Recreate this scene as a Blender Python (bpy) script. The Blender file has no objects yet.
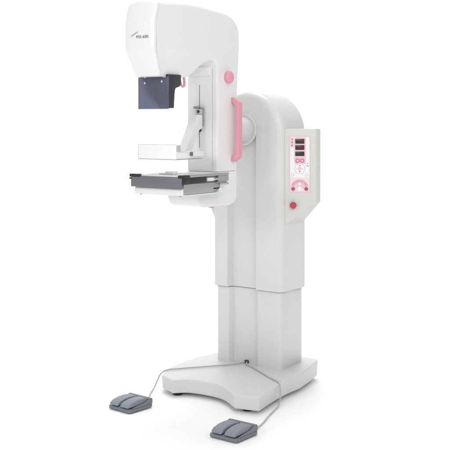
import bpy, bmesh, math, random
from mathutils import Vector, Matrix
random.seed(4)
sc = bpy.context.scene
COL = sc.collection

# ------------------------------------------------------------------ camera
YAW = math.radians(35.4)
cam_d = bpy.data.cameras.new('camera')
cam = bpy.data.objects.new('camera', cam_d)
COL.objects.link(cam)
cam.location = (2.948, -4.312, 1.40)
cam.rotation_euler = (math.radians(90), 0, YAW)
cam_d.sensor_width = 36.0
cam_d.lens = 990.0 / 450.0 * 36.0
cam_d.shift_y = -105.0 / 450.0
cam_d.clip_end = 200
sc.camera = cam

# ------------------------------------------------------------------ world and lamps (studio)
world = bpy.data.worlds.new('World'); sc.world = world
world.use_nodes = True
wb = world.node_tree.nodes['Background']
wb.inputs['Color'].default_value = (1.0, 1.0, 1.0, 1)
wb.inputs['Strength'].default_value = 0.62

def softbox(name, loc, target, sx, sy, power, color=(1, 1, 1)):
    d = bpy.data.lights.new(name, 'AREA'); d.shape = 'RECTANGLE'
    d.size = sx; d.size_y = sy; d.energy = power; d.color = color
    o = bpy.data.objects.new(name, d); COL.objects.link(o)
    o.location = loc
    o.rotation_euler = (Vector(target) - Vector(loc)).to_track_quat('-Z', 'Y').to_euler()
    return o
VIEW = Vector((-math.sin(YAW), math.cos(YAW), 0))
softbox('key_softbox', (-0.6, -8.6, 3.4), (0, -0.2, 0.9), 2.0, 2.0, 130, (1, 0.992, 0.98))
softbox('overhead_softbox', (-1.5, 1.5, 8.5), (-1.5, 1.5, 0), 4, 4, 325)
softbox('added_head_fill', (2.7, -2.4, 2.9), (0, -0.5, 1.7), 1.5, 1.5, 36, (1, 0.995, 0.985))  # added fill lamp, only there to brighten the side of the head
bl = VIEW*3.0 + Vector((0, 0, 4.6)); bt = VIEW*6.4 + Vector((0, 0, 1.2))
softbox('added_backdrop_fill', bl, bt, 7, 1.6, 75)  # added lamp that lifts the backdrop paper to white

sc.view_settings.view_transform = 'Standard'
sc.view_settings.look = 'None'
sc.view_settings.exposure = 0.0
sc.view_settings.gamma = 1.0
sc.cycles.max_bounces = 10

# ------------------------------------------------------------------ materials
def mat(name, col, rough=0.4, spec=0.5, metal=0.0, bump=0.0, bscale=400, var=0.0, coat=0.0, trans=0.0, alpha=1.0, emis=None, es=0):
    m = bpy.data.materials.new(name); m.use_nodes = True
    nt = m.node_tree; b = nt.nodes['Principled BSDF']
    b.inputs['Base Color'].default_value = (*col, 1)
    b.inputs['Roughness'].default_value = rough
    b.inputs['Specular IOR Level'].default_value = spec
    b.inputs['Metallic'].default_value = metal
    b.inputs['Coat Weight'].default_value = coat
    b.inputs['Coat Roughness'].default_value = 0.12
    b.inputs['Transmission Weight'].default_value = trans
    b.inputs['Alpha'].default_value = alpha
    if emis:
        b.inputs['Emission Color'].default_value = (*emis, 1); b.inputs['Emission Strength'].default_value = es
    tc = nt.nodes.new('ShaderNodeTexCoord')
    if bump:
        n = nt.nodes.new('ShaderNodeTexNoise'); n.inputs['Scale'].default_value = bscale; n.inputs['Detail'].default_value = 3
        bp = nt.nodes.new('ShaderNodeBump'); bp.inputs['Strength'].default_value = bump; bp.inputs['Distance'].default_value = 0.001
        nt.links.new(tc.outputs['Object'], n.inputs['Vector']); nt.links.new(n.outputs['Fac'], bp.inputs['Height'])
        nt.links.new(bp.outputs['Normal'], b.inputs['Normal'])
    if var:
        n = nt.nodes.new('ShaderNodeTexNoise'); n.inputs['Scale'].default_value = 7; n.inputs['Detail'].default_value = 5
        r = nt.nodes.new('ShaderNodeMixRGB'); r.blend_type = 'MIX'
        r.inputs[1].default_value = (*[c * (1 - var) for c in col], 1); r.inputs[2].default_value = (*[min(1, c * (1 + var)) for c in col], 1)
        nt.links.new(tc.outputs['Object'], n.inputs['Vector']); nt.links.new(n.outputs['Fac'], r.inputs[0])
        nt.links.new(r.outputs[0], b.inputs['Base Color'])
        rr = nt.nodes.new('ShaderNodeMapRange'); rr.inputs['To Min'].default_value = rough - .06; rr.inputs['To Max'].default_value = rough + .06
        nt.links.new(n.outputs['Fac'], rr.inputs['Value']); nt.links.new(rr.outputs[0], b.inputs['Roughness'])
    return m
M = dict(
    white=mat('white_plastic', (0.78, 0.77, 0.765), 0.38, 0.4, bump=.06, bscale=700, var=.008),
    gantry=mat('white_enamel', (0.82, 0.812, 0.807), 0.32, 0.5, bump=.05, bscale=700, var=.008),
    column=mat('pale_grey_enamel', (0.685, 0.684, 0.674), 0.34, 0.5, bump=.08, bscale=600, var=.01),
    panelgrey=mat('panel_grey', (0.65, 0.648, 0.63), 0.45, 0.4, bump=.08, bscale=600, var=.01),
    lightgrey=mat('light_grey_metal', (0.52, 0.52, 0.51), 0.38, 0.5, bump=.03, var=.01),
    midgrey=mat('mid_grey_metal', (0.30, 0.30, 0.30), 0.35, 0.5, metal=.3, var=.02),
    steel=mat('brushed_steel', (0.55, 0.55, 0.56), 0.28, 0.5, metal=.9, var=.02),
    slate=mat('slate_carbon', (0.155, 0.158, 0.18), 0.35, 0.5, bump=.05, bscale=900, var=.03),
    black=mat('black_plastic', (0.018, 0.018, 0.02), 0.4, 0.5, bump=.05, var=.05),
    cone=mat('black_collimator', (0.028, 0.029, 0.034), 0.35, 0.5, var=.05),
    pink=mat('pink_plastic', (0.76, 0.33, 0.41), 0.28, 0.5, bump=.04, var=.01),
    red=mat('red_button', (0.50, 0.045, 0.075), 0.3, 0.5, var=.02),
    rubber=mat('black_rubber', (0.02, 0.02, 0.02), 0.7, 0.3, bump=.1),
    pedal=mat('blue_grey_rubber', (0.23, 0.255, 0.295), 0.5, 0.4, bump=.15, bscale=500, var=.03),
    pedaldark=mat('blue_grey_casting', (0.165, 0.19, 0.205), 0.5, 0.4, bump=.15, bscale=500, var=.03),
    cable=mat('grey_cable', (0.46, 0.46, 0.44), 0.45, 0.4, var=.02),
    ink=mat('dark_ink', (0.17, 0.17, 0.175), 0.5, 0.3, var=.02),
    inkgrey=mat('grey_ink', (0.34, 0.34, 0.35), 0.5, 0.3, var=.02),
    filmwhite=mat('overlay_white', (0.84, 0.83, 0.84), 0.4, 0.4, var=.005),
    filmpink=mat('overlay_pale_pink', (0.78, 0.55, 0.60), 0.4, 0.4, var=.01),
    filmrose=mat('overlay_rose', (0.58, 0.19, 0.28), 0.4, 0.4, var=.01),
    filmdeep=mat('overlay_deep_rose', (0.36, 0.10, 0.15), 0.4, 0.4, var=.01),
    alu=mat('satin_aluminium', (0.44, 0.44, 0.43), 0.36, 0.5, metal=.65, bump=.04, var=.02),
    screen=mat('dark_display', (0.025, 0.018, 0.022), 0.25, 0.5, var=.02),
    digit=mat('lit_digit', (0.25, 0.02, 0.04), 0.4, 0.3, emis=(0.9, 0.05, 0.12), es=0.16),
    digitoff=mat('unlit_digit', (0.075, 0.06, 0.065), 0.4, 0.3, var=.01),
    paddle=mat('frosted_paddle', (0.88, 0.87, 0.87), 0.25, 0.5, var=.005),
    paddledark=mat('paddle_edge', (0.45, 0.44, 0.44), 0.35, 0.5, var=.01),
)
# tinted face shield: glossy, blue-grey acrylic
m = bpy.data.materials.new('tinted_acrylic'); m.use_nodes = True
b = m.node_tree.nodes['Principled BSDF']
b.inputs['Base Color'].default_value = (0.14, 0.155, 0.25, 1); b.inputs['Roughness'].default_value = 0.4; b.inputs['Transmission Weight'].default_value = 0.62
b.inputs['Coat Weight'].default_value = 0.6; b.inputs['Coat Roughness'].default_value = 0.05
nz = m.node_tree.nodes.new('ShaderNodeTexNoise'); nz.inputs['Scale'].default_value = 5
mr = m.node_tree.nodes.new('ShaderNodeMapRange'); mr.inputs['To Min'].default_value = .40; mr.inputs['To Max'].default_value = .50
m.node_tree.links.new(nz.outputs['Fac'], mr.inputs['Value']); m.node_tree.links.new(mr.outputs[0], b.inputs['Roughness'])
M['acrylic'] = m
# studio paper
m = mat('white_studio_paper', (0.95, 0.95, 0.95), 0.6, 0.2, bump=.02, bscale=60)
M['paper'] = m

# ------------------------------------------------------------------ helpers
def finish(name, me, material, parent=None, smooth=True, loc=None):
    o = bpy.data.objects.new(name, me); COL.objects.link(o)
    me.materials.clear(); me.materials.append(material)
    if smooth:
        for p in me.polygons: p.use_smooth = True
    if parent: o.parent = parent
    if loc: o.location = loc
    return o

def bake(me, mods):
    """apply a list of modifiers to a mesh, returning a new mesh"""
    t = bpy.data.objects.new('temp', me); COL.objects.link(t)
    for kind, props in mods:
        md = t.modifiers.new(kind, kind)
        for k, v_ in props.items(): setattr(md, k, v_)
    dg = bpy.context.evaluated_depsgraph_get()
    out = bpy.data.meshes.new_from_object(t.evaluated_get(dg))
    bpy.data.objects.remove(t)
    return out

def mesh_of(bm, nm='m'):
    bmesh.ops.recalc_face_normals(bm, faces=bm.faces)
    me = bpy.data.meshes.new(nm); bm.to_mesh(me); bm.free(); return me

def prism(pts, axis, a, b_, bm=None):
    """closed prism: 2D outline pts swept along an axis from a to b_"""
    bm = bm or bmesh.new()
    def P(p, t):
        if axis == 'X': return (t, p[0], p[1])
        if axis == 'Y': return (p[0], t, p[1])
        return (p[0], p[1], t)
    v0 = [bm.verts.new(P(p, a)) for p in pts]; v1 = [bm.verts.new(P(p, b_)) for p in pts]
    bm.faces.new(v0); bm.faces.new(v1[::-1])
    n = len(pts)
    for i in range(n):
        bm.faces.new((v0[i], v0[(i+1) % n], v1[(i+1) % n], v1[i]))
    return bm

def boxm(x0, x1, y0, y1, z0, z1, bm=None):
    return prism([(x0, y0), (x1, y0), (x1, y1), (x0, y1)], 'Z', z0, z1, bm)

def bev(me, w, seg=3, ang=30):
    return bake(me, [('BEVEL', dict(width=w, segments=seg, limit_method='ANGLE', angle_limit=math.radians(ang), harden_normals=False))])

def autosmooth(o, deg=35):
    me = o.data
    bm = bmesh.new(); bm.from_mesh(me)
    for e in bm.edges:
        if len(e.link_faces) == 2 and e.calc_face_angle(0) > math.radians(deg): e.smooth = False
    bm.to_mesh(me); bm.free()
    return o

def part(name, bm, material, parent, w=0.0, seg=3, ang=30, deg=35):
    me = mesh_of(bm, name)
    if w: me = bev(me, w, seg, ang)
    return autosmooth(finish(name, me, material, parent), deg)

def organic(bm, voxel, iters):
    me = mesh_of(bm)
    return bake(me, [('REMESH', dict(mode='VOXEL', voxel_size=voxel)), ('SMOOTH', dict(factor=0.5, iterations=iters))])

def cyl(p0, p1, r, seg=32, r1=None, bm=None):
    bm = bm or bmesh.new()
    p0 = Vector(p0); p1 = Vector(p1); d = p1 - p0
    R = d.to_track_quat('Z', 'Y').to_matrix().to_4x4(); R.translation = (p0 + p1) / 2
    bmesh.ops.create_cone(bm, cap_ends=True, segments=seg, radius1=r, radius2=r if r1 is None else r1, depth=d.length, matrix=R)
    return bm

def lathe(profile, origin, axis, seg=48):
    """profile of (radius, height) turned about the axis direction"""
    bm = bmesh.new()
    q = Vector(axis).to_track_quat('Z', 'Y').to_matrix()
    rings = []
    for r, h in profile:
        if r < 1e-6: rings.append([bm.verts.new(Vector(origin) + q @ Vector((0, 0, h)))])
        else: rings.append([bm.verts.new(Vector(origin) + q @ Vector((r*math.cos(2*math.pi*i/seg), r*math.sin(2*math.pi*i/seg), h))) for i in range(seg)])
    for A, B in zip(rings, rings[1:]):
        for i in range(seg):
            j = (i+1) % seg
            if len(A) == 1 and len(B) == 1: continue
            if len(A) == 1: bm.faces.new((A[0], B[i], B[j]))
            elif len(B) == 1: bm.faces.new((A[i], A[j], B[0]))
            else: bm.faces.new((A[i], A[j], B[j], B[i]))
    for rg in (rings[0], rings[-1]):
        if len(rg) > 1: bm.faces.new(rg)
    return bm

def catmull(pts, n=10):
    P = [Vector(p) for p in pts]; P = [2*P[0]-P[1]] + P + [2*P[-1]-P[-2]]
    out = []
    for i in range(1, len(P)-2):
        for k in range(n):
            t = k/n
            out.append(0.5*((2*P[i]) + (P[i+1]-P[i-1])*t + (2*P[i-1]-5*P[i]+4*P[i+1]-P[i+2])*t*t + (3*P[i]-P[i-1]-3*P[i+1]+P[i+2])*t**3))
    out.append(P[-2]); return out

def tube(pts, r, seg=12):
    bm = bmesh.new(); rings = []
    nrm = Vector((0, 0, 1))
    for i, p in enumerate(pts):
        t = (pts[min(i+1, len(pts)-1)] - pts[max(i-1, 0)]).normalized()
        a = nrm - t*nrm.dot(t)
        if a.length < .05: a = Vector((1, 0, 0)) - t*t.x
        a.normalize(); nrm = a; b2 = t.cross(a)
        rings.append([bm.verts.new(p + r*(math.cos(2*math.pi*k/seg)*a + math.sin(2*math.pi*k/seg)*b2)) for k in range(seg)])
    for A, B in zip(rings, rings[1:]):
        for k in range(seg): bm.faces.new((A[k], A[(k+1) % seg], B[(k+1) % seg], B[k]))
    bm.faces.new(rings[0]); bm.faces.new(rings[-1][::-1])
    return bm

def rrect(x0, x1, y0, y1, r, n=6):
    out = []
    for cx, cy, a in ((x1-r, y1-r, 0), (x0+r, y1-r, 90), (x0+r, y0+r, 180), (x1-r, y0+r, 270)):
        for k in range(n+1):
            t = math.radians(a + 90*k/n); out.append((cx+r*math.cos(t), cy+r*math.sin(t)))
    return out

def arc(cx, cy, r, a0, a1, n):
    return [(cx+r*math.cos(math.radians(a0+(a1-a0)*k/n)), cy+r*math.sin(math.radians(a0+(a1-a0)*k/n))) for k in range(n+1)]

def empty(name, loc, label, cat, group=None):
    o = bpy.data.objects.new(name, None); COL.objects.link(o); o.location = loc
    o.empty_display_size = .1
    o['label'] = label; o['category'] = cat
    if group: o['group'] = group
    return o

def textmesh(name, s, size, material, parent, matrix, squeeze=1.0, bold=0.0):
    cu = bpy.data.curves.new(name, 'FONT'); cu.body = s; cu.size = size; cu.extrude = 0.0003; cu.offset = bold
    cu.resolution_u = 6; cu.space_character = 1.08; cu.align_x = 'CENTER'; cu.align_y = 'CENTER'
    t = bpy.data.objects.new('temp', cu); COL.objects.link(t)
    dg = bpy.context.evaluated_depsgraph_get(); dg.update()
    me = bpy.data.meshes.new_from_object(t.evaluated_get(dg)); bpy.data.objects.remove(t)
    me.transform(matrix @ Matrix.Diagonal((squeeze, 1, 1, 1)))
    return finish(name, me, material, parent, smooth=False)

# ------------------------------------------------------------------ setting: seamless paper sweep
# floor that runs level under and behind the machine, then curves up (directions follow the camera axis)
def sweep():
    bm = bmesh.new()
    view = Vector((-math.sin(YAW), math.cos(YAW), 0)); rt = Vector((math.cos(YAW), math.sin(YAW), 0))
    prof = [(-9, 0), (-4, 0), (0, 0), (2.5, 0), (4.2, 0)] + [(4.2 + 2.2*math.sin(a), 2.2 - 2.2*math.cos(a)) for a in [math.radians(k*90/16) for k in range(1, 17)]] + [(6.4, 3.5), (6.4, 6.5)]
    cols = [-7, -4, -2, 0, 2, 4, 7]
    g = [[bm.verts.new(view*d + rt*c + Vector((0, 0, z))) for c in cols] for d, z in prof]
    for i in range(len(g)-1):
        for j in range(len(cols)-1): bm.faces.new((g[i][j], g[i][j+1], g[i+1][j+1], g[i+1][j]))
    return bm
o = part('floor', sweep(), M['paper'], None); o['kind'] = 'structure'

# ------------------------------------------------------------------ THE MACHINE
unit = empty('mammography_unit', (0, 0, 0), 'tall white breast x-ray machine with pink handle, standing on its wide notched base', 'x-ray machine')

# --- base plinth
outer = [(-.165, -.398)]
curve = catmull([(-.165, -.398, 0), (-.115, -.350, 0), (-.055, -.333, 0), (.01, -.329, 0), (.075, -.334, 0), (.135, -.356, 0), (.195, -.396, 0), (.245, -.432, 0)], 6)
outl = [(p.x, p.y) for p in curve]
outl += [(.370, -.402), (.335, -.20), (.322, -.07), (.322, .06), (.295, .20), (.262, .335), (.24, .35), (-.20, .35), (-.225, .335), (-.285, .20), (-.332, .02), (-.334, -.14), (-.318, -.25), (-.268, -.352)]
bm = prism(outl, 'Z', .018, .090)
for vv in bm.verts:
    if vv.co.z > .05: vv.co.z = .0885 + (vv.co.y + .4)*.024
    else:
        c = Vector((0.01, 0, vv.co.z)); vv.co.x = c.x + (vv.co.x-c.x)*.985; vv.co.y *= .985
base = part('base', bm, mat('base_enamel', (0.64, 0.638, 0.625), 0.38, 0.45, bump=.1, bscale=500, var=.012), unit, .009, 4, 28, 40)
for (x, y) in ((-.175, -.335), (.27, -.355), (.22, .27), (-.20, .27)):
    part('levelling_foot', lathe([(.022, 0), (.024, .004), (.024, .012), (.014, .014), (.014, .03)], (x, y, .0005), (0, 0, 1)), M['rubber'], base)

# --- lower column (telescoping inner cover)
def column_mesh(outline, y0, y1, bevw, ch, chd, zlo, zhi, groove=None):
    me = bev(mesh_of(prism(outline, 'Y', y0, y1)), bevw, 8, 32)
    cut = bpy.data.objects.new('cut', mesh_of(prism(ch, 'Z', zlo, zhi))); COL.objects.link(cut)
    mods = [('BOOLEAN', dict(operation='DIFFERENCE', object=cut, solver='EXACT'))]
    if groove:
        cut2 = bpy.data.objects.new('cut2', mesh_of(groove)); COL.objects.link(cut2)
        mods.append(('BOOLEAN', dict(operation='DIFFERENCE', object=cut2, solver='EXACT')))
    mods.append(('BEVEL', dict(width=.003, segments=2, limit_method='ANGLE', angle_limit=math.radians(30))))
    out = bake(me, mods)
    bpy.data.objects.remove(cut)
    if groove: bpy.data.objects.remove(cut2)
    return out
def colprism(hw, y0, y1, z0, z1):
    # plan outline with rounded vertical corners so the bottom edge stays crisp
    pts = rrect(-hw, hw, y0, y1, .024, 8)
    return prism(pts, 'Z', z0, z1)
def cut_all(me, cutters, bw=.003):
    obs = []
    mods = []
    for c in cutters:
        o_ = bpy.data.objects.new('cut', mesh_of(c)); COL.objects.link(o_); obs.append(o_)
        mods.append(('BOOLEAN', dict(operation='DIFFERENCE', object=o_, solver='EXACT')))
    if bw: mods.append(('BEVEL', dict(width=bw, segments=2, limit_method='ANGLE', angle_limit=math.radians(35))))
    out = bake(me, mods)
    for o_ in obs: bpy.data.objects.remove(o_)
    return out
CH = lambda y0, d: [(-.122, y0-.05), (-.122, y0), (-.108, y0+d), (.050, y0+d), (.062, y0), (.062, y0-.05)]
me = cut_all(mesh_of(colprism(.207, .045, .272, .085, .62)),
             [prism(CH(.045, .034), 'Z', .0, .9), boxm(.2015, .25, .180, .30, 0, .9)], .0025)
lower = autosmooth(finish('lower_column', me, M['column'], unit), 30)

autosmooth(finish('seam_shadow_strip', cut_all(mesh_of(prism(rrect(-.2105, .2105, .0405, .2765, .026, 8), 'Z', .5015, .5075)), [prism(CH(.0405, .034), 'Z', .4, .6)], 0), M['midgrey'], lower), 30)  # grey strip stands in for the shadow line under the upper cover

# --- upper column (tall cover with arched top)
def arch(hw, z0, zc):
    return [(-hw, z0), (hw, z0)] + arc(0, zc, hw, 0, 180, 40)
bm = bmesh.new()
# rounded arch prism, front and back edges filleted by stacking inset outlines
HW, ZC, Z0 = .222, 1.328, .506
rings = []
def ring(inset, y):
    pts = arch(HW-inset, Z0, ZC)
    return [bm.verts.new((p[0], y, p[1])) for p in pts]
prof = [(.034*(1-math.sin(a)), .034*(1-math.cos(a))) for a in [math.radians(k*90/8) for k in range(9)]]
YF, YB = .030, .286
seq = [(i, YF+d) for i, d in prof] + [(i, YB-d) for i, d in prof[::-1]]
for i, y in seq: rings.append(ring(i, y))
n = len(rings[0])
for A, B in zip(rings, rings[1:]):
    for k in range(n): bm.faces.new((A[k], A[(k+1) % n], B[(k+1) % n], B[k]))
bm.faces.new(rings[0]); bm.faces.new(rings[-1][::-1])
me = cut_all(mesh_of(bm), [prism(CH(.030, .040), 'Z', .2, 1.357)], .0025)
upper = autosmooth(finish('upper_column', me, M['column'], unit), 30)

# --- pivot hub between gantry and column
part('pivot_hub', lathe([(.066, -.02), (.066, .150), (.070, .152), (.070, .156), (.078, .158), (.078, .214), (.073, .219), (.0, .219)][::-1], (-.018, .062, 1.350), (0, -1, 0), 64), M['column'], unit, 0, deg=30)
part('hub_ring', lathe([(.079, 0), (.0835, .0), (.0850, .003), (.0850, .010), (.0810, .013), (.079, .012)], (-.018, .034, 1.350), (0, -1, 0), 64), M['column'], unit)
part('hub_shadow_ring', lathe([(.0765, 0), (.0803, .0), (.0803, .0095), (.0765, .0095)], (-.018, .034, 1.350), (0, -1, 0), 64), M['inkgrey'], unit)  # dark ring stands in for the shaded gap around the hub

# --- gantry: arm and tube head, one continuous casting
prof = [(-.850, 1.600), (-.850, 1.965), (-.70, 1.965),
        (-.50, 1.964), (-.36, 1.952), (-.27, 1.945), (-.215, 1.925), (-.178, 1.88), (-.165, 1.83), (-.168, 1.74), (-.180, 1.60), (-.186, 1.45), (-.188, 1.10),
        (-.362, 1.10), (-.362, 1.66), (-.370, 1.682), (-.395, 1.692), (-.43, 1.688), (-.475, 1.666), (-.53, 1.625), (-.565, 1.606), (-.60, 1.600)]
me = organic(prism(prof, 'X', -.094, .094), .0042, 34)
bm = bmesh.new(); bm.from_mesh(me)
def sst(t): t = max(0, min(1, t)); return t*t*(3-2*t)
def gshape(co):
    # lower part of the tube head tapers inwards, its front leans back under a soft crease; top is crowned
    x, y, z = co; y0 = y
    x *= 1 - .07*sst((-.62 - y)/.21)
    if y < -.36 and z < 1.79:
        u = (1.722 - z)/.122; t = .5*(u + math.sqrt(u*u + .004)) - .016*max(0, 1-abs(u)*3)
        x *= (1 - .185*t*sst((-.38 - y)/.14))*(1 - .055*sst((1.742 - z)/.045)*sst((-.36 - y)/.12)*sst((y + .86)/.10))
        y += .060*t*sst((-.60 - y)/.2)
    y += .9*x*x*sst((-.68 - y)/.14)
    if z > 1.83:
        y += 1.3*(z-1.83)**2*sst((-.66 - y)/.14)
        z -= (1.3*x*x + 120*x**4 + .014*sst((-.58 - y0)/.27))*min(1, (z-1.83)/.1)
    return (x, y, z)
geom = bm.verts[:] + bm.edges[:] + bm.faces[:]
def bis(bmx, no, co, keep_out):
    bmesh.ops.bisect_plane(bmx, geom=bmx.verts[:]+bmx.edges[:]+bmx.faces[:], plane_co=co, plane_no=no, clear_outer=keep_out, clear_inner=not keep_out)
    ed = [e for e in bmx.edges if e.is_boundary]
    bmesh.ops.holes_fill(bmx, edges=ed, sides=0)
bf = bm.copy()
bis(bm, (0, 0, 1), (0, 0, 1.1452), False)
bf.free(); bf = bm.copy()
bis(bm, (0, 1, 0), (0, -.8315, 0), False)     # keep y > -.797
bis(bf, (0, 1, 0), (0, -.8328, 0), True)     # keep the front shell
for bb in (bm, bf):
    for vv in bb.verts: vv.co = gshape(vv.co)
# recessed front panel line on the arm: built as a separate thin cover below
gm = mesh_of(bm); fm = mesh_of(bf)
gantry = autosmooth(finish('gantry_arm', gm, M['gantry'], unit), 50)
front_cover = autosmooth(finish('head_front_cover', fm, M['gantry'], unit), 50)

# front panel of the arm with slot for the compression carriage
pm = cut_all(mesh_of(boxm(-.0785, .0635, -.3652, -.350, 1.152, 1.676)), [boxm(-.0160, -.0105, -.40, -.30, 1.262, 1.575)], 0)
part_panel = autosmooth(finish('arm_front_panel', bev(pm, .0008, 2), M['gantry'], unit))
part('carriage_slot', boxm(-.0163, -.0102, -.3636, -.350, 1.260, 1.577), M['midgrey'], part_panel)
part('upper_cover', boxm(-.060, .055, -.3725, -.362, 1.618, 1.664), M['gantry'], part_panel, .004, 3)
# hairline gap around the panel
for a in ((.0635, .0655, 1.150, 1.678), (-.0785, .0655, 1.6765, 1.6785)):
    part('panel_gap', boxm(a[0], a[1], -.3632, -.350, a[2], a[3]), M['lightgrey'], part_panel)

# --- lower arm block that carries the image receptor
bprof = [(-.188, 1.18), (-.522, 1.18), (-.526, 1.06), (-.520, 1.02), (-.500, .985), (-.46, .975), (-.25, .972), (-.205, .985), (-.188, 1.01)]
me = organic(prism(bprof, 'X', -.094, .094), .0042, 24)
bm = bmesh.new(); bm.from_mesh(me)
bis(bm, (0, 0, 1), (0, 0, 1.1432), True)
bmm = mesh_of(bm)
block = autosmooth(finish('receptor_mount', bmm, M['gantry'], unit), 50)
part('mount_gasket', boxm(-.0845, .0845, -.355, -.198, 1.136, 1.150), M['lightgrey'], block)

# --- image receptor tray
bucky = part('image_receptor', prism(rrect(-.711, -.36, 1.085, 1.141, .002, 2), 'X', -.1525, .1405), M['lightgrey'], unit, .002, 2)
part('breast_support_plate', boxm(-.154, .1545, -.714, -.352, 1.1345, 1.1425), M['white'], bucky, .002, 3)
part('front_plate', boxm(-.153, .1535, -.7235, -.7145, 1.0835, 1.1335), M['slate'], bucky, .0015, 2)
for x0, x1 in ((-.160, -.098), (.133, .1605)):
    part('corner_bracket', boxm(x0, x1, -.7268, -.704 if x0 < 0 else -.668, 1.1300, 1.1445), M['black'], bucky, .0025, 3)
part('corner_bracket', boxm(-.1610, -.150, -.7275, -.700, 1.1190, 1.1270), M['black'], bucky, .002, 3)
part('side_guide', boxm(.1410, .1560, -.7225, -.668, 1.1010, 1.1298), M['black'], bucky, .002, 2)
# right side: slot with cassette, rail, latch and rods
part('cassette', boxm(.1408, .1535, -.705, -.530, 1.1030, 1.1310), M['black'], bucky, .001, 2)
part('side_rail', prism(rrect(-.666, -.352, 1.1325, 1.1440, .005, 4), 'X', .1415, .1585), M['alu'], bucky, .0015, 2)
part('rail_end', prism(rrect(-.440, -.352, 1.1020, 1.1322, .008, 5), 'X', .1415, .1565), M['alu'], bucky, .0015, 2)
part('latch', prism(rrect(-.530, -.485, 1.1095, 1.1255, .004, 4), 'X', .1415, .1640), M['white'], bucky, .0015, 2)
part('latch_pin', cyl((.156, -.484, 1.117), (.156, -.448, 1.117), .0068), M['steel'], bucky, .001, 2)
part('side_body', prism([(-.706, 1.0530), (-.706, 1.1030), (-.430, 1.1010), (-.424, 1.094), (-.424, 1.080), (-.450, 1.064), (-.480, 1.0530)], 'X', .1410, .1530), M['alu'], bucky, .002, 3)
part('guide_rod', cyl((.157, -.430, 1.0915), (.157, -.360, 1.0915), .0058), M['steel'], bucky, .001, 2)
part('guide_rod', cyl((.157, -.455, 1.1005), (.157, -.375, 1.1005), .0042), M['midgrey'], bucky, .001, 2)
part('release_slot', boxm(.1525, .1560, -.472, -.428, 1.0680, 1.0745), M['black'], bucky, .001, 2)
part('release_knob', prism(rrect(-.436, -.392, 1.0520, 1.0740, .009, 5), 'X', .1410, .1600), M['white'], bucky, .002, 3)
# white chin rail below the slate front plate
part('chin_rail', prism(rrect(-.712, -.64, 1.0480, 1.0828, .012, 6), 'X', -.142, .150), M['white'], bucky, .005, 4)
part('under_tray', boxm(-.135, .1400, -.66, -.40, 1.0500, 1.0845), M['lightgrey'], bucky, .004, 3)
part('lower_edge_highlight', boxm(.1405, .1560, -.690, -.440, 1.0455, 1.0525), M['white'], bucky, .002, 3)  # white strip stands in for the highlight along the tray's lower edge
for x in (-.118, .120):
    part('screw', cyl((x, -.690, 1.0440), (x, -.690, 1.0490), .005, 20), M['midgrey'], bucky)
# exposure sensor scale lying on the support plate
scale = part('sensor_scale', boxm(-.028, .058, -.664, -.652, 1.1428, 1.1475), M['white'], bucky, .001, 2)
for k in range(9):
    part('scale_tooth', boxm(-.025+k*.0095, -.0205+k*.0095, -.6655, -.6645, 1.1435, 1.1470), M['midgrey'], scale)
part('scale_block', boxm(-.005, .058, -.648, -.630, 1.1428, 1.1560), M['white'], bucky, .002, 2)

# --- compression paddle
pad = part('compression_paddle', boxm(-.1130, .1130, -.7100, -.5100, 1.2180, 1.2230), M['paddle'], unit, .001, 2)
part('front_wall', boxm(-.1135, .1135, -.7145, -.7095, 1.2170, 1.2850), M['paddle'], pad, .0012, 3)
part('rim', boxm(-.1138, .1138, -.7149, -.7091, 1.2851, 1.2862), M['lightgrey'], pad)
part('rim', boxm(-.1148, -.1136, -.7149, -.7091, 1.2168, 1.2862), M['lightgrey'], pad)
part('bottom_lip', boxm(-.1140, .1140, -.7155, -.5080, 1.2140, 1.2168), M['paddledark'], pad, .0008, 2)
for x in (-.1130, .1085):
    part('side_wall', prism([(-.7090, 1.2235), (-.7090, 1.2500), (-.6900, 1.2480), (-.5150, 1.2420), (-.5100, 1.2235)], 'X', x, x+.0045), M['paddle'], pad, .001, 2)
part('corner_block', boxm(.1020, .1145, -.7090, -.6800, 1.2520, 1.2830), M['lightgrey'], pad, .002, 2)
part('rear_wall', boxm(-.1080, .1080, -.5140, -.5090, 1.2235, 1.2500), M['paddle'], pad, .001, 2)
clamp = part('clamp', prism(rrect(-.6080, -.5240, 1.2290, 1.2520, .003, 3), 'X', .1140, .1330), M['white'], pad, .0015, 2)
part('clamp_end', boxm(.1145, .1325, -.6100, -.6085, 1.2310, 1.2500), M['ink'], clamp, .001, 2)

# --- compression arm and carriage
ap = [(-.376, 1.4270), (-.414, 1.4270), (-.428, 1.4150), (-.522, 1.2500), (-.520, 1.2250), (-.490, 1.2240), (-.468, 1.2420), (-.404, 1.3500), (-.376, 1.3600)]
carm = part('compression_arm', prism(ap, 'X', -.0270, .0180), M['white'], unit, .005, 4, 25)
part('paddle_mount', boxm(-.055, .040, -.5080, -.4860, 1.2240, 1.2520), M['white'], carm, .003, 3)
part('carriage_plate', boxm(.0185, .0200, -.3830, -.3700, 1.3700, 1.4560), M['inkgrey'], carm, .0006, 2)
part('carriage_cap', boxm(-.0260, .0000, -.4000, -.3740, 1.4560, 1.4680), M['midgrey'], carm, .002, 2)
part('cap_strip', boxm(-.0100, .0200, -.3850, -.3720, 1.4555, 1.4600), M['midgrey'], carm, .0008, 2)
part('carriage_block', boxm(-.0140, .0180, -.3960, -.3710, 1.4270, 1.4550), M['lightgrey'], carm, .002, 2)
part('lock_screw', cyl((.004, -.3960, 1.4420), (.004, -.4000, 1.4420), .0070, 24), M['black'], carm, .001, 2)
part('lower_stop', lathe([(.0, -.016), (.006, -.014), (.009, -.006), (.009, .004), (.0, .006)], (.004, -.3850, 1.3560), (0, 0, 1), 24), M['black'], carm)

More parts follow.
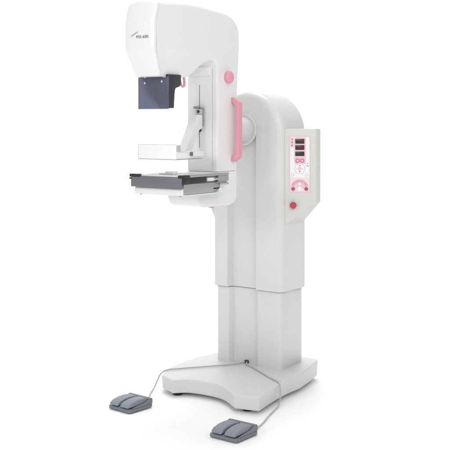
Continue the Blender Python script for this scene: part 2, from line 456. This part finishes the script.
# --- collimator below the head
cb = prism([(-.7330, 1.455), (-.7330, 1.612), (-.640, 1.612), (-.640, 1.566), (-.652, 1.556), (-.680, 1.549), (-.687, 1.535), (-.694, 1.455)], 'X', -.084, .0865)
for vv in cb.verts:
    if vv.co.x < 0 and vv.co.z < 1.5: vv.co.x = .030  # lower left pulled in so light through the shield imitates a reflected gradient
coll = part('collimator', cb, M['cone'], unit, .003, 3)
sh = part('face_shield', boxm(-.0890, .0895, -.7420, -.7355, 1.4520, 1.6010), M['acrylic'], coll, .0012, 2)
part('shield_edge', boxm(-.0925, -.0895, -.7425, -.7350, 1.4500, 1.6010), M['lightgrey'], sh, .0008, 2)
part('shield_edge', boxm(-.0920, .0895, -.7425, -.7350, 1.4490, 1.4515), M['lightgrey'], sh, .0008, 2)
for x, z in ((-.050, 1.5735), (.052, 1.5790)):
    part('rivet', lathe([(.0062, 0), (.0060, .002), (.004, .0035), (0, .004)], (x, -.7420, z), (0, -1, 0), 20), M['steel'], sh)
for x in (-.047, .068):
    part('clip', boxm(x-.008, x+.008, -.7465, -.7350, 1.5960, 1.6060), M['steel'], sh, .002, 2)
# pink release lever and its pin
part('pin', cyl((.060, -.640, 1.560), (.060, -.640, 1.612), .0095), M['midgrey'], coll, .001, 2)
lev = [Vector(p) for p in catmull([(.062, -.622, 1.612), (.062, -.618, 1.585), (.062, -.606, 1.563), (.062, -.590, 1.560), (.062, -.584, 1.575), (.062, -.590, 1.612)], 8)]
part('release_lever', tube(lev, .0062, 14), M['pink'], coll)

# --- pink side handle (each side) and rotation buttons
def handle(sx):
    path = [(.088, 1.512), (.106, 1.512), (.139, 1.488), (.139, 1.215), (.106, 1.190), (.088, 1.190)]
    inner = [(.088, 1.487), (.097, 1.487), (.117, 1.474), (.117, 1.229), (.097, 1.214), (.088, 1.214)]
    pts = path + inner[::-1]
    bm = prism([(sx*p[0], p[1]) for p in pts], 'Y', -.243, -.207)
    return part('handle', bm, M['pink'], unit, .0055, 4, 20, 40)
handle(1); handle(-1)
for sx in (1, -1):
    k = part('rotation_knob', lathe([(.036, -.004), (.038, .004), (.037, .010), (.034, .013)], (sx*.089, -.284, 1.612), (sx, 0, 0)), M['white'], unit, 0, deg=50)
    part('knob_cap', lathe([(.0305, .010), (.0315, .018), (.031, .026), (.028, .034), (.021, .039), (.010, .0415), (0, .042)], (sx*.089, -.286, 1.613), (sx, 0, 0)), M['pink'], k, 0, deg=60)

# --- writing on the head
def on_front(x, z, y): # text plane facing -Y
    return Matrix.Translation((x, y, z)) @ Matrix.Rotation(math.radians(90), 4, 'X')
from mathutils.bvhtree import BVHTree
fb = BVHTree.FromPolygons([vv.co for vv in front_cover.data.vertices], [tuple(p.vertices) for p in front_cover.data.polygons])
def lay_on(o, back):
    for vv in o.data.vertices:
        h = fb.ray_cast(Vector((vv.co.x, -1.2, vv.co.z)), Vector((0, 1, 0)))
        if h[0]: vv.co.y = h[0].y - .0013 + (vv.co.y - back)
lay_on(textmesh('model_lettering', 'MX-600', .0200, M['ink'], front_cover, on_front(.024, 1.7795, -.8345), 1.0, 0), -.8345)
bm = bmesh.new()
sw = [(-.046, 1.7825), (-.030, 1.7880), (-.012, 1.7965), (.002, 1.8040), (-.003, 1.8040), (-.018, 1.7975), (-.034, 1.7903), (-.0465, 1.7838)]
lay_on(part('swoosh_mark', prism(sw, 'Y', -.8362, -.8352), M['inkgrey'], front_cover), -.8352)

# --- control panels, one on each side of the upper column
S0 = Vector((.2215, .060)); DIR = Vector((math.cos(YAW), math.sin(YAW)))
NRM = Vector((math.sin(YAW), -math.cos(YAW)))
DP = 5.14/990
def control_panel(sx):
    P = [(S0.x, S0.y), (S0.x + .163*DIR.x, S0.y + .163*DIR.y)]
    P += [(P[1][0] + .004, P[1][1] + .040), (.2200, .245)]
    zt, zl, zr = 1.354, .853, .973
    bm = bmesh.new()
    ztop = [zt]*4; zbot = [zl, zr, zr, zl]
    P = [(sx*p[0], p[1]) for p in P]
    lo = [bm.verts.new((p[0], p[1], z)) for p, z in zip(P, zbot)]; hi = [bm.verts.new((p[0], p[1], z)) for p, z in zip(P, ztop)]
    bm.faces.new(lo); bm.faces.new(hi[::-1])
    for i in range(4): bm.faces.new((lo[i], lo[(i+1) % 4], hi[(i+1) % 4], hi[i]))
    body = part('control_panel', bm, M['panelgrey'], unit, .0035, 3, 20, 40)
    # face frame: local x along the face, local y up, local z outwards
    if sx > 0: ex = Vector((DIR.x, DIR.y, 0)); org = Vector((S0.x, S0.y, 0)); nz = Vector((NRM.x, NRM.y, 0))
    else: ex = Vector((DIR.x, -DIR.y, 0)); org = Vector((-S0.x - .163*DIR.x, S0.y + .163*DIR.y, 0)); nz = Vector((-NRM.x, NRM.y, 0))
    T = Matrix(((ex.x, 0, nz.x, org.x), (ex.y, 0, nz.y, org.y), (0, 1, 0, 0), (0, 0, 0, 1)))
    return body, T
body, T = control_panel(1)
def S(px): return (px - 284.5)/30.7*.16
def Z(py): return 1.4 - (py - 120)*DP
def flat(name, pts, h0, h1, material, parent, w=0):
    bm = prism(pts, 'Z', h0, h1); bm.transform(T)
    return part(name, bm, material, parent, w, 2)
def rr(x0, x1, y0, y1, r=1.0, n=5):
    return rrect(S(x0), S(x1), Z(y1), Z(y0), r*DP, n)
def circ(cx, cy, r, n=28): return [(S(cx)+r*DP*math.cos(2*math.pi*k/n), Z(cy)+r*DP*math.sin(2*math.pi*k/n)) for k in range(n)]
ov = flat('keypad_overlay', rr(288.9, 309.9, 136.0, 192.4, .8), -.001, .0022, M['filmpink'], body, .0006)
flat('overlay_field', rr(289.9, 309.1, 137.0, 177.4, .5), .0022, .0026, M['filmwhite'], ov)
flat('overlay_field', rr(289.9, 309.1, 177.4, 191.4, .5), .0022, .00255, mat('overlay_blush', (.82, .68, .71), .4, .4, var=.01), ov)
flat('display_surround', rr(293.9, 305.6, 137.2, 164.0, 1.2), .0026, .0031, M['filmpink'], ov)
flat('indicator_strip', rr(290.2, 293.4, 137.4, 147.5, .8), .0026, .0030, M['filmpink'], ov)
for y in (139.5, 142.3, 145.3):
    flat('indicator_lamp', circ(291.9, y, .62), .0030, .0042, M['filmrose'] if y < 141 else M['filmdeep'], ov)
# three number windows with seven-segment digits
def seg(cx, cy, w, h, ch, zoff, material, parent):
    segs = {'a': (0, h/2, w, .22), 'd': (0, -h/2, w, .22), 'g': (0, 0, w, .22), 'f': (-w/2, h/4, .22, h/2), 'b': (w/2, h/4, .22, h/2), 'e': (-w/2, -h/4, .22, h/2), 'c': (w/2, -h/4, .22, h/2)}
    for s in ch:
        dx, dy, sw_, sh_ = segs[s]
        x0 = cx+dx-sw_/2; x1 = cx+dx+sw_/2; y0 = cy-dy-sh_/2; y1 = cy-dy+sh_/2
        bm = parent
        prism([(S(x0+.1 if sw_ > .3 else x0), Z(y1)), (S(x1-.1 if sw_ > .3 else x1), Z(y1)), (S(x1-.1 if sw_ > .3 else x1), Z(y0)), (S(x0+.1 if sw_ > .3 else x0), Z(y0))], 'Z', zoff, zoff+.0003, bm)
lit = {0: 'abcdefg', 1: 'bcfg', 2: ''}
for r_, (ya, yb) in enumerate(((138.9, 143.7), (145.1, 149.9), (151.5, 156.0))):
    w_ = flat('number_display', rr(295.0, 304.0, ya, yb, .3), .0031, .0048, M['screen'], ov, .0003)
    on = bmesh.new(); off = bmesh.new()
    for k in range(3):
        cx = 296.8 + k*2.75
        islit = (r_ == 0 and k == 2) or (r_ == 1 and k >= 1)
        seg(cx, (ya+yb)/2, 1.5, 2.9, 'abcdefg', .0048, None, on if islit else off)
    for nm, bmx, mt in (('lit_digits', on, M['digit']), ('unlit_digits', off, M['digitoff'])):
        if len(bmx.verts):
            bmx.transform(T); part(nm, bmx, mt, w_)
        else: bmx.free()
# capsule key pair
flat('exposure_key', rr(295.0, 299.4, 158.4, 162.8, 2.1), .0031, .0042, M['filmrose'], ov, .0004)
flat('exposure_key', rr(299.7, 304.1, 158.4, 162.8, 2.1), .0031, .0042, M['filmrose'], ov, .0004)
for cx in (297.3, 301.9):
    bm = prism(circ(cx, 160.6, 1.1, 20), 'Z', .0042, .0045); bm.transform(T); part('key_mark', bm, M['filmpink'], ov)
# round selector with four arrows
flat('selector_ring', circ(299.4, 168.7, 5.3, 40), .0031, .0034, M['lightgrey'], ov)
flat('selector_field', circ(299.4, 168.7, 4.95, 40), .0034, .0037, M['filmwhite'], ov)
flat('selector_core', circ(299.4, 168.7, 1.9, 30), .0037, .0041, M['filmpink'], ov)
for dx, dy, mt in ((0, -3.1, 'filmdeep'), (0, 3.0, 'filmdeep'), (-3.1, 0, 'filmpink'), (3.1, 0, 'filmpink')):
    cx, cy = 299.4+dx, 168.7+dy; q = .95
    ang = math.atan2(-dy, dx)
    tri = [(S(cx)+q*DP*math.cos(ang+a), Z(cy)+q*DP*math.sin(ang+a)) for a in (0, 2.2, -2.2)]
    flat('arrow_key', tri, .0037, .0041, M[mt], ov)
for cx, cy in ((292.4, 174.9), (306.2, 174.9)):
    flat('mode_key', circ(cx, cy, 1.45, 24), .0031, .0034, M['lightgrey'], ov)
    flat('mode_key_face', circ(cx, cy, 1.1, 24), .0034, .0037, M['filmwhite'], ov)
flat('symbol', rr(306.9, 307.8, 162.9, 163.9, .3), .0026, .0030, M['filmdeep'], ov)
flat('symbol', rr(305.8, 308.4, 165.2, 166.6, .3), .0026, .0029, M['lightgrey'], ov)
# fan-shaped group of keys
def fan(r0, r1, a0, a1, cx=299.3, cy=188.4, n=14):
    o_ = [(S(cx)+r1*DP*math.cos(math.radians(a0+(a1-a0)*k/n)), Z(cy)+r1*DP*math.sin(math.radians(a0+(a1-a0)*k/n))) for k in range(n+1)]
    i_ = [(S(cx)+r0*DP*math.cos(math.radians(a0+(a1-a0)*k/n)), Z(cy)+r0*DP*math.sin(math.radians(a0+(a1-a0)*k/n))) for k in range(n+1)]
    return o_ + i_[::-1]
flat('fan_field', fan(.1, 9.1, 8, 172), .0026, .0029, M['filmpink'], ov)
for a in (18, 55, 92, 129):
    flat('fan_key', fan(6.0, 8.6, a, a+33), .0029, .0034, mat('fan_rose', (.70, .38, .46), .4, .4, var=.01), ov)
flat('fan_centre', rr(298.3, 300.4, 181.8, 185.2, .6), .0029, .0034, M['filmwhite'], ov)
flat('fan_centre', rr(297.6, 301.1, 186.6, 190.6, 1.4), .0029, .0034, M['filmwhite'], ov)
for cx in (292.8, 305.9):
    flat('round_key_ring', circ(cx, 188.9, 2.5), .0029, .0032, M['filmpink'], ov)
    flat('round_key', circ(cx, 188.9, 1.85), .0032, .0044, M['filmdeep'], ov, .0004)

def estop(Tm, s, z, parent):
    def loc(a, b2, c): return Tm @ Vector((a, b2, c))
    nz = (Tm.to_3x3() @ Vector((0, 0, 1))).normalized()
    k = part('stop_button', lathe([(.0165, 0), (.016, .003), (.009, .004), (.009, .012)], loc(s, z, 0), nz, 32), M['midgrey'], parent)
    part('button_cap', lathe([(.013, .008), (.0165, .010), (.0175, .016), (.0165, .023), (.0128, .0275), (.006, .0295), (0, .030)], loc(s, z, 0), nz, 40), M['red'], k, 0, deg=60)
estop(T, S(292.7), Z(205.2), body)
body2, T2 = control_panel(-1)
estop(T2, .163 - S(293.4), .9350, body2)

part('cable_outlet', boxm(-.037, -.016, .0640, .0800, .1015, .1150), M['black'], lower, .002, 2)

# ------------------------------------------------------------------ FOOT PEDALS with their cables
def pedal(loc, rz, label, cable_pts, sc_=1.0):
    root = empty('foot_pedal', loc, label, 'foot pedal', 'double foot pedals on the floor')
    root.rotation_euler = (0, 0, rz)
    w, l = .075*sc_, .078*sc_
    def add(nm, bm, mt, wd, seg=3): return part(nm, bm, mt, root, wd, seg)
    bodyp = add('pedal_body', prism(rrect(-w, w, -l, l, .010, 4), 'Z', .003, .0150), M['pedaldark'], .003)
    add('rear_wall', prism([(l-.026, .0155), (l-.025, .0345), (l-.020, .0375), (l-.006, .0370), (l-.001, .0330), (l-.001, .0155)], 'X', -w+.001, w-.001), M['pedaldark'], .002)
    for sx in (1, -1):
        add('side_cheek', prism([(l-.023, .0155), (l-.023, .0330), (l-.055, .0250), (-l+.03, .0190), (-l+.02, .0155)], 'X', sx*w-(.008 if sx > 0 else 0)-sx*.001, sx*w+(0 if sx > 0 else .008)-sx*.001), M['pedaldark'], .0015)
    add('centre_rib', prism([(l-.023, .0155), (l-.023, .0290), (-l+.01, .0200), (-l+.004, .0155)], 'X', -.0045, .0045), M['pedaldark'], .0015)
    for sx in (1, -1):
        x0, x1 = sorted((sx*.0075, sx*(w-.0115)))
        top = [(-l-.002, .0190), (-l+.001, .0275), (-l+.016, .0345), (-l+.05, .0400), (-l+.09, .0415), (l-.042, .0400), (l-.026, .0365), (l-.026, .0180)]
        add('pedal_pad', prism(top, 'X', x0, x1), M['pedal'], .0045, 4)
    for x in (-.055, .055):
        for y in (-.055, .055):
            part('rubber_foot', cyl((x, y, .0004), (x, y, .0060), .009, 20), M['rubber'], bodyp)
    for ch in list(root.children):
        ch.data.transform(Matrix.Diagonal((1, 1, 1.3, 1)))
    inv = (Matrix.Translation(loc) @ Matrix.Rotation(rz, 4, 'Z')).inverted()
    pts = [inv @ p for p in catmull(cable_pts, 14)]
    part('cable', tube(pts, .0035, 12), M['cable'], root)
    return root
pedal((-.212, -.657, 0), math.radians(-5), 'double foot pedal left of the machine, farther from the camera', [
    (-.030, .072, .1085), (-.045, .02, .1055), (-.10, -.055, .1035), (-.165, -.130, .1015), (-.225, -.195, .0995), (-.262, -.240, .0985), (-.290, -.272, .0965), (-.312, -.300, .080), (-.322, -.318, .045), (-.322, -.345, .012), (-.305, -.385, .0062), (-.275, -.435, .0062), (-.225, -.510, .0075), (-.192, -.560, .016), (-.187, -.583, .022)])
pedal((.440, -.716, 0), math.radians(-2), 'double foot pedal in front of the right base leg, nearer the camera', [
    (-.022, .072, .1085), (.0, .035, .1055), (.06, .004, .1035), (.13, -.040, .1025), (.20, -.085, .1010), (.262, -.122, .1000), (.310, -.148, .1005), (.338, -.170, .088), (.352, -.190, .05), (.366, -.222, .014), (.384, -.290, .0062), (.414, -.390, .0062), (.446, -.480, .0062), (.468, -.560, .0075), (.474, -.610, .016), (.474, -.640, .022)], 1.02)
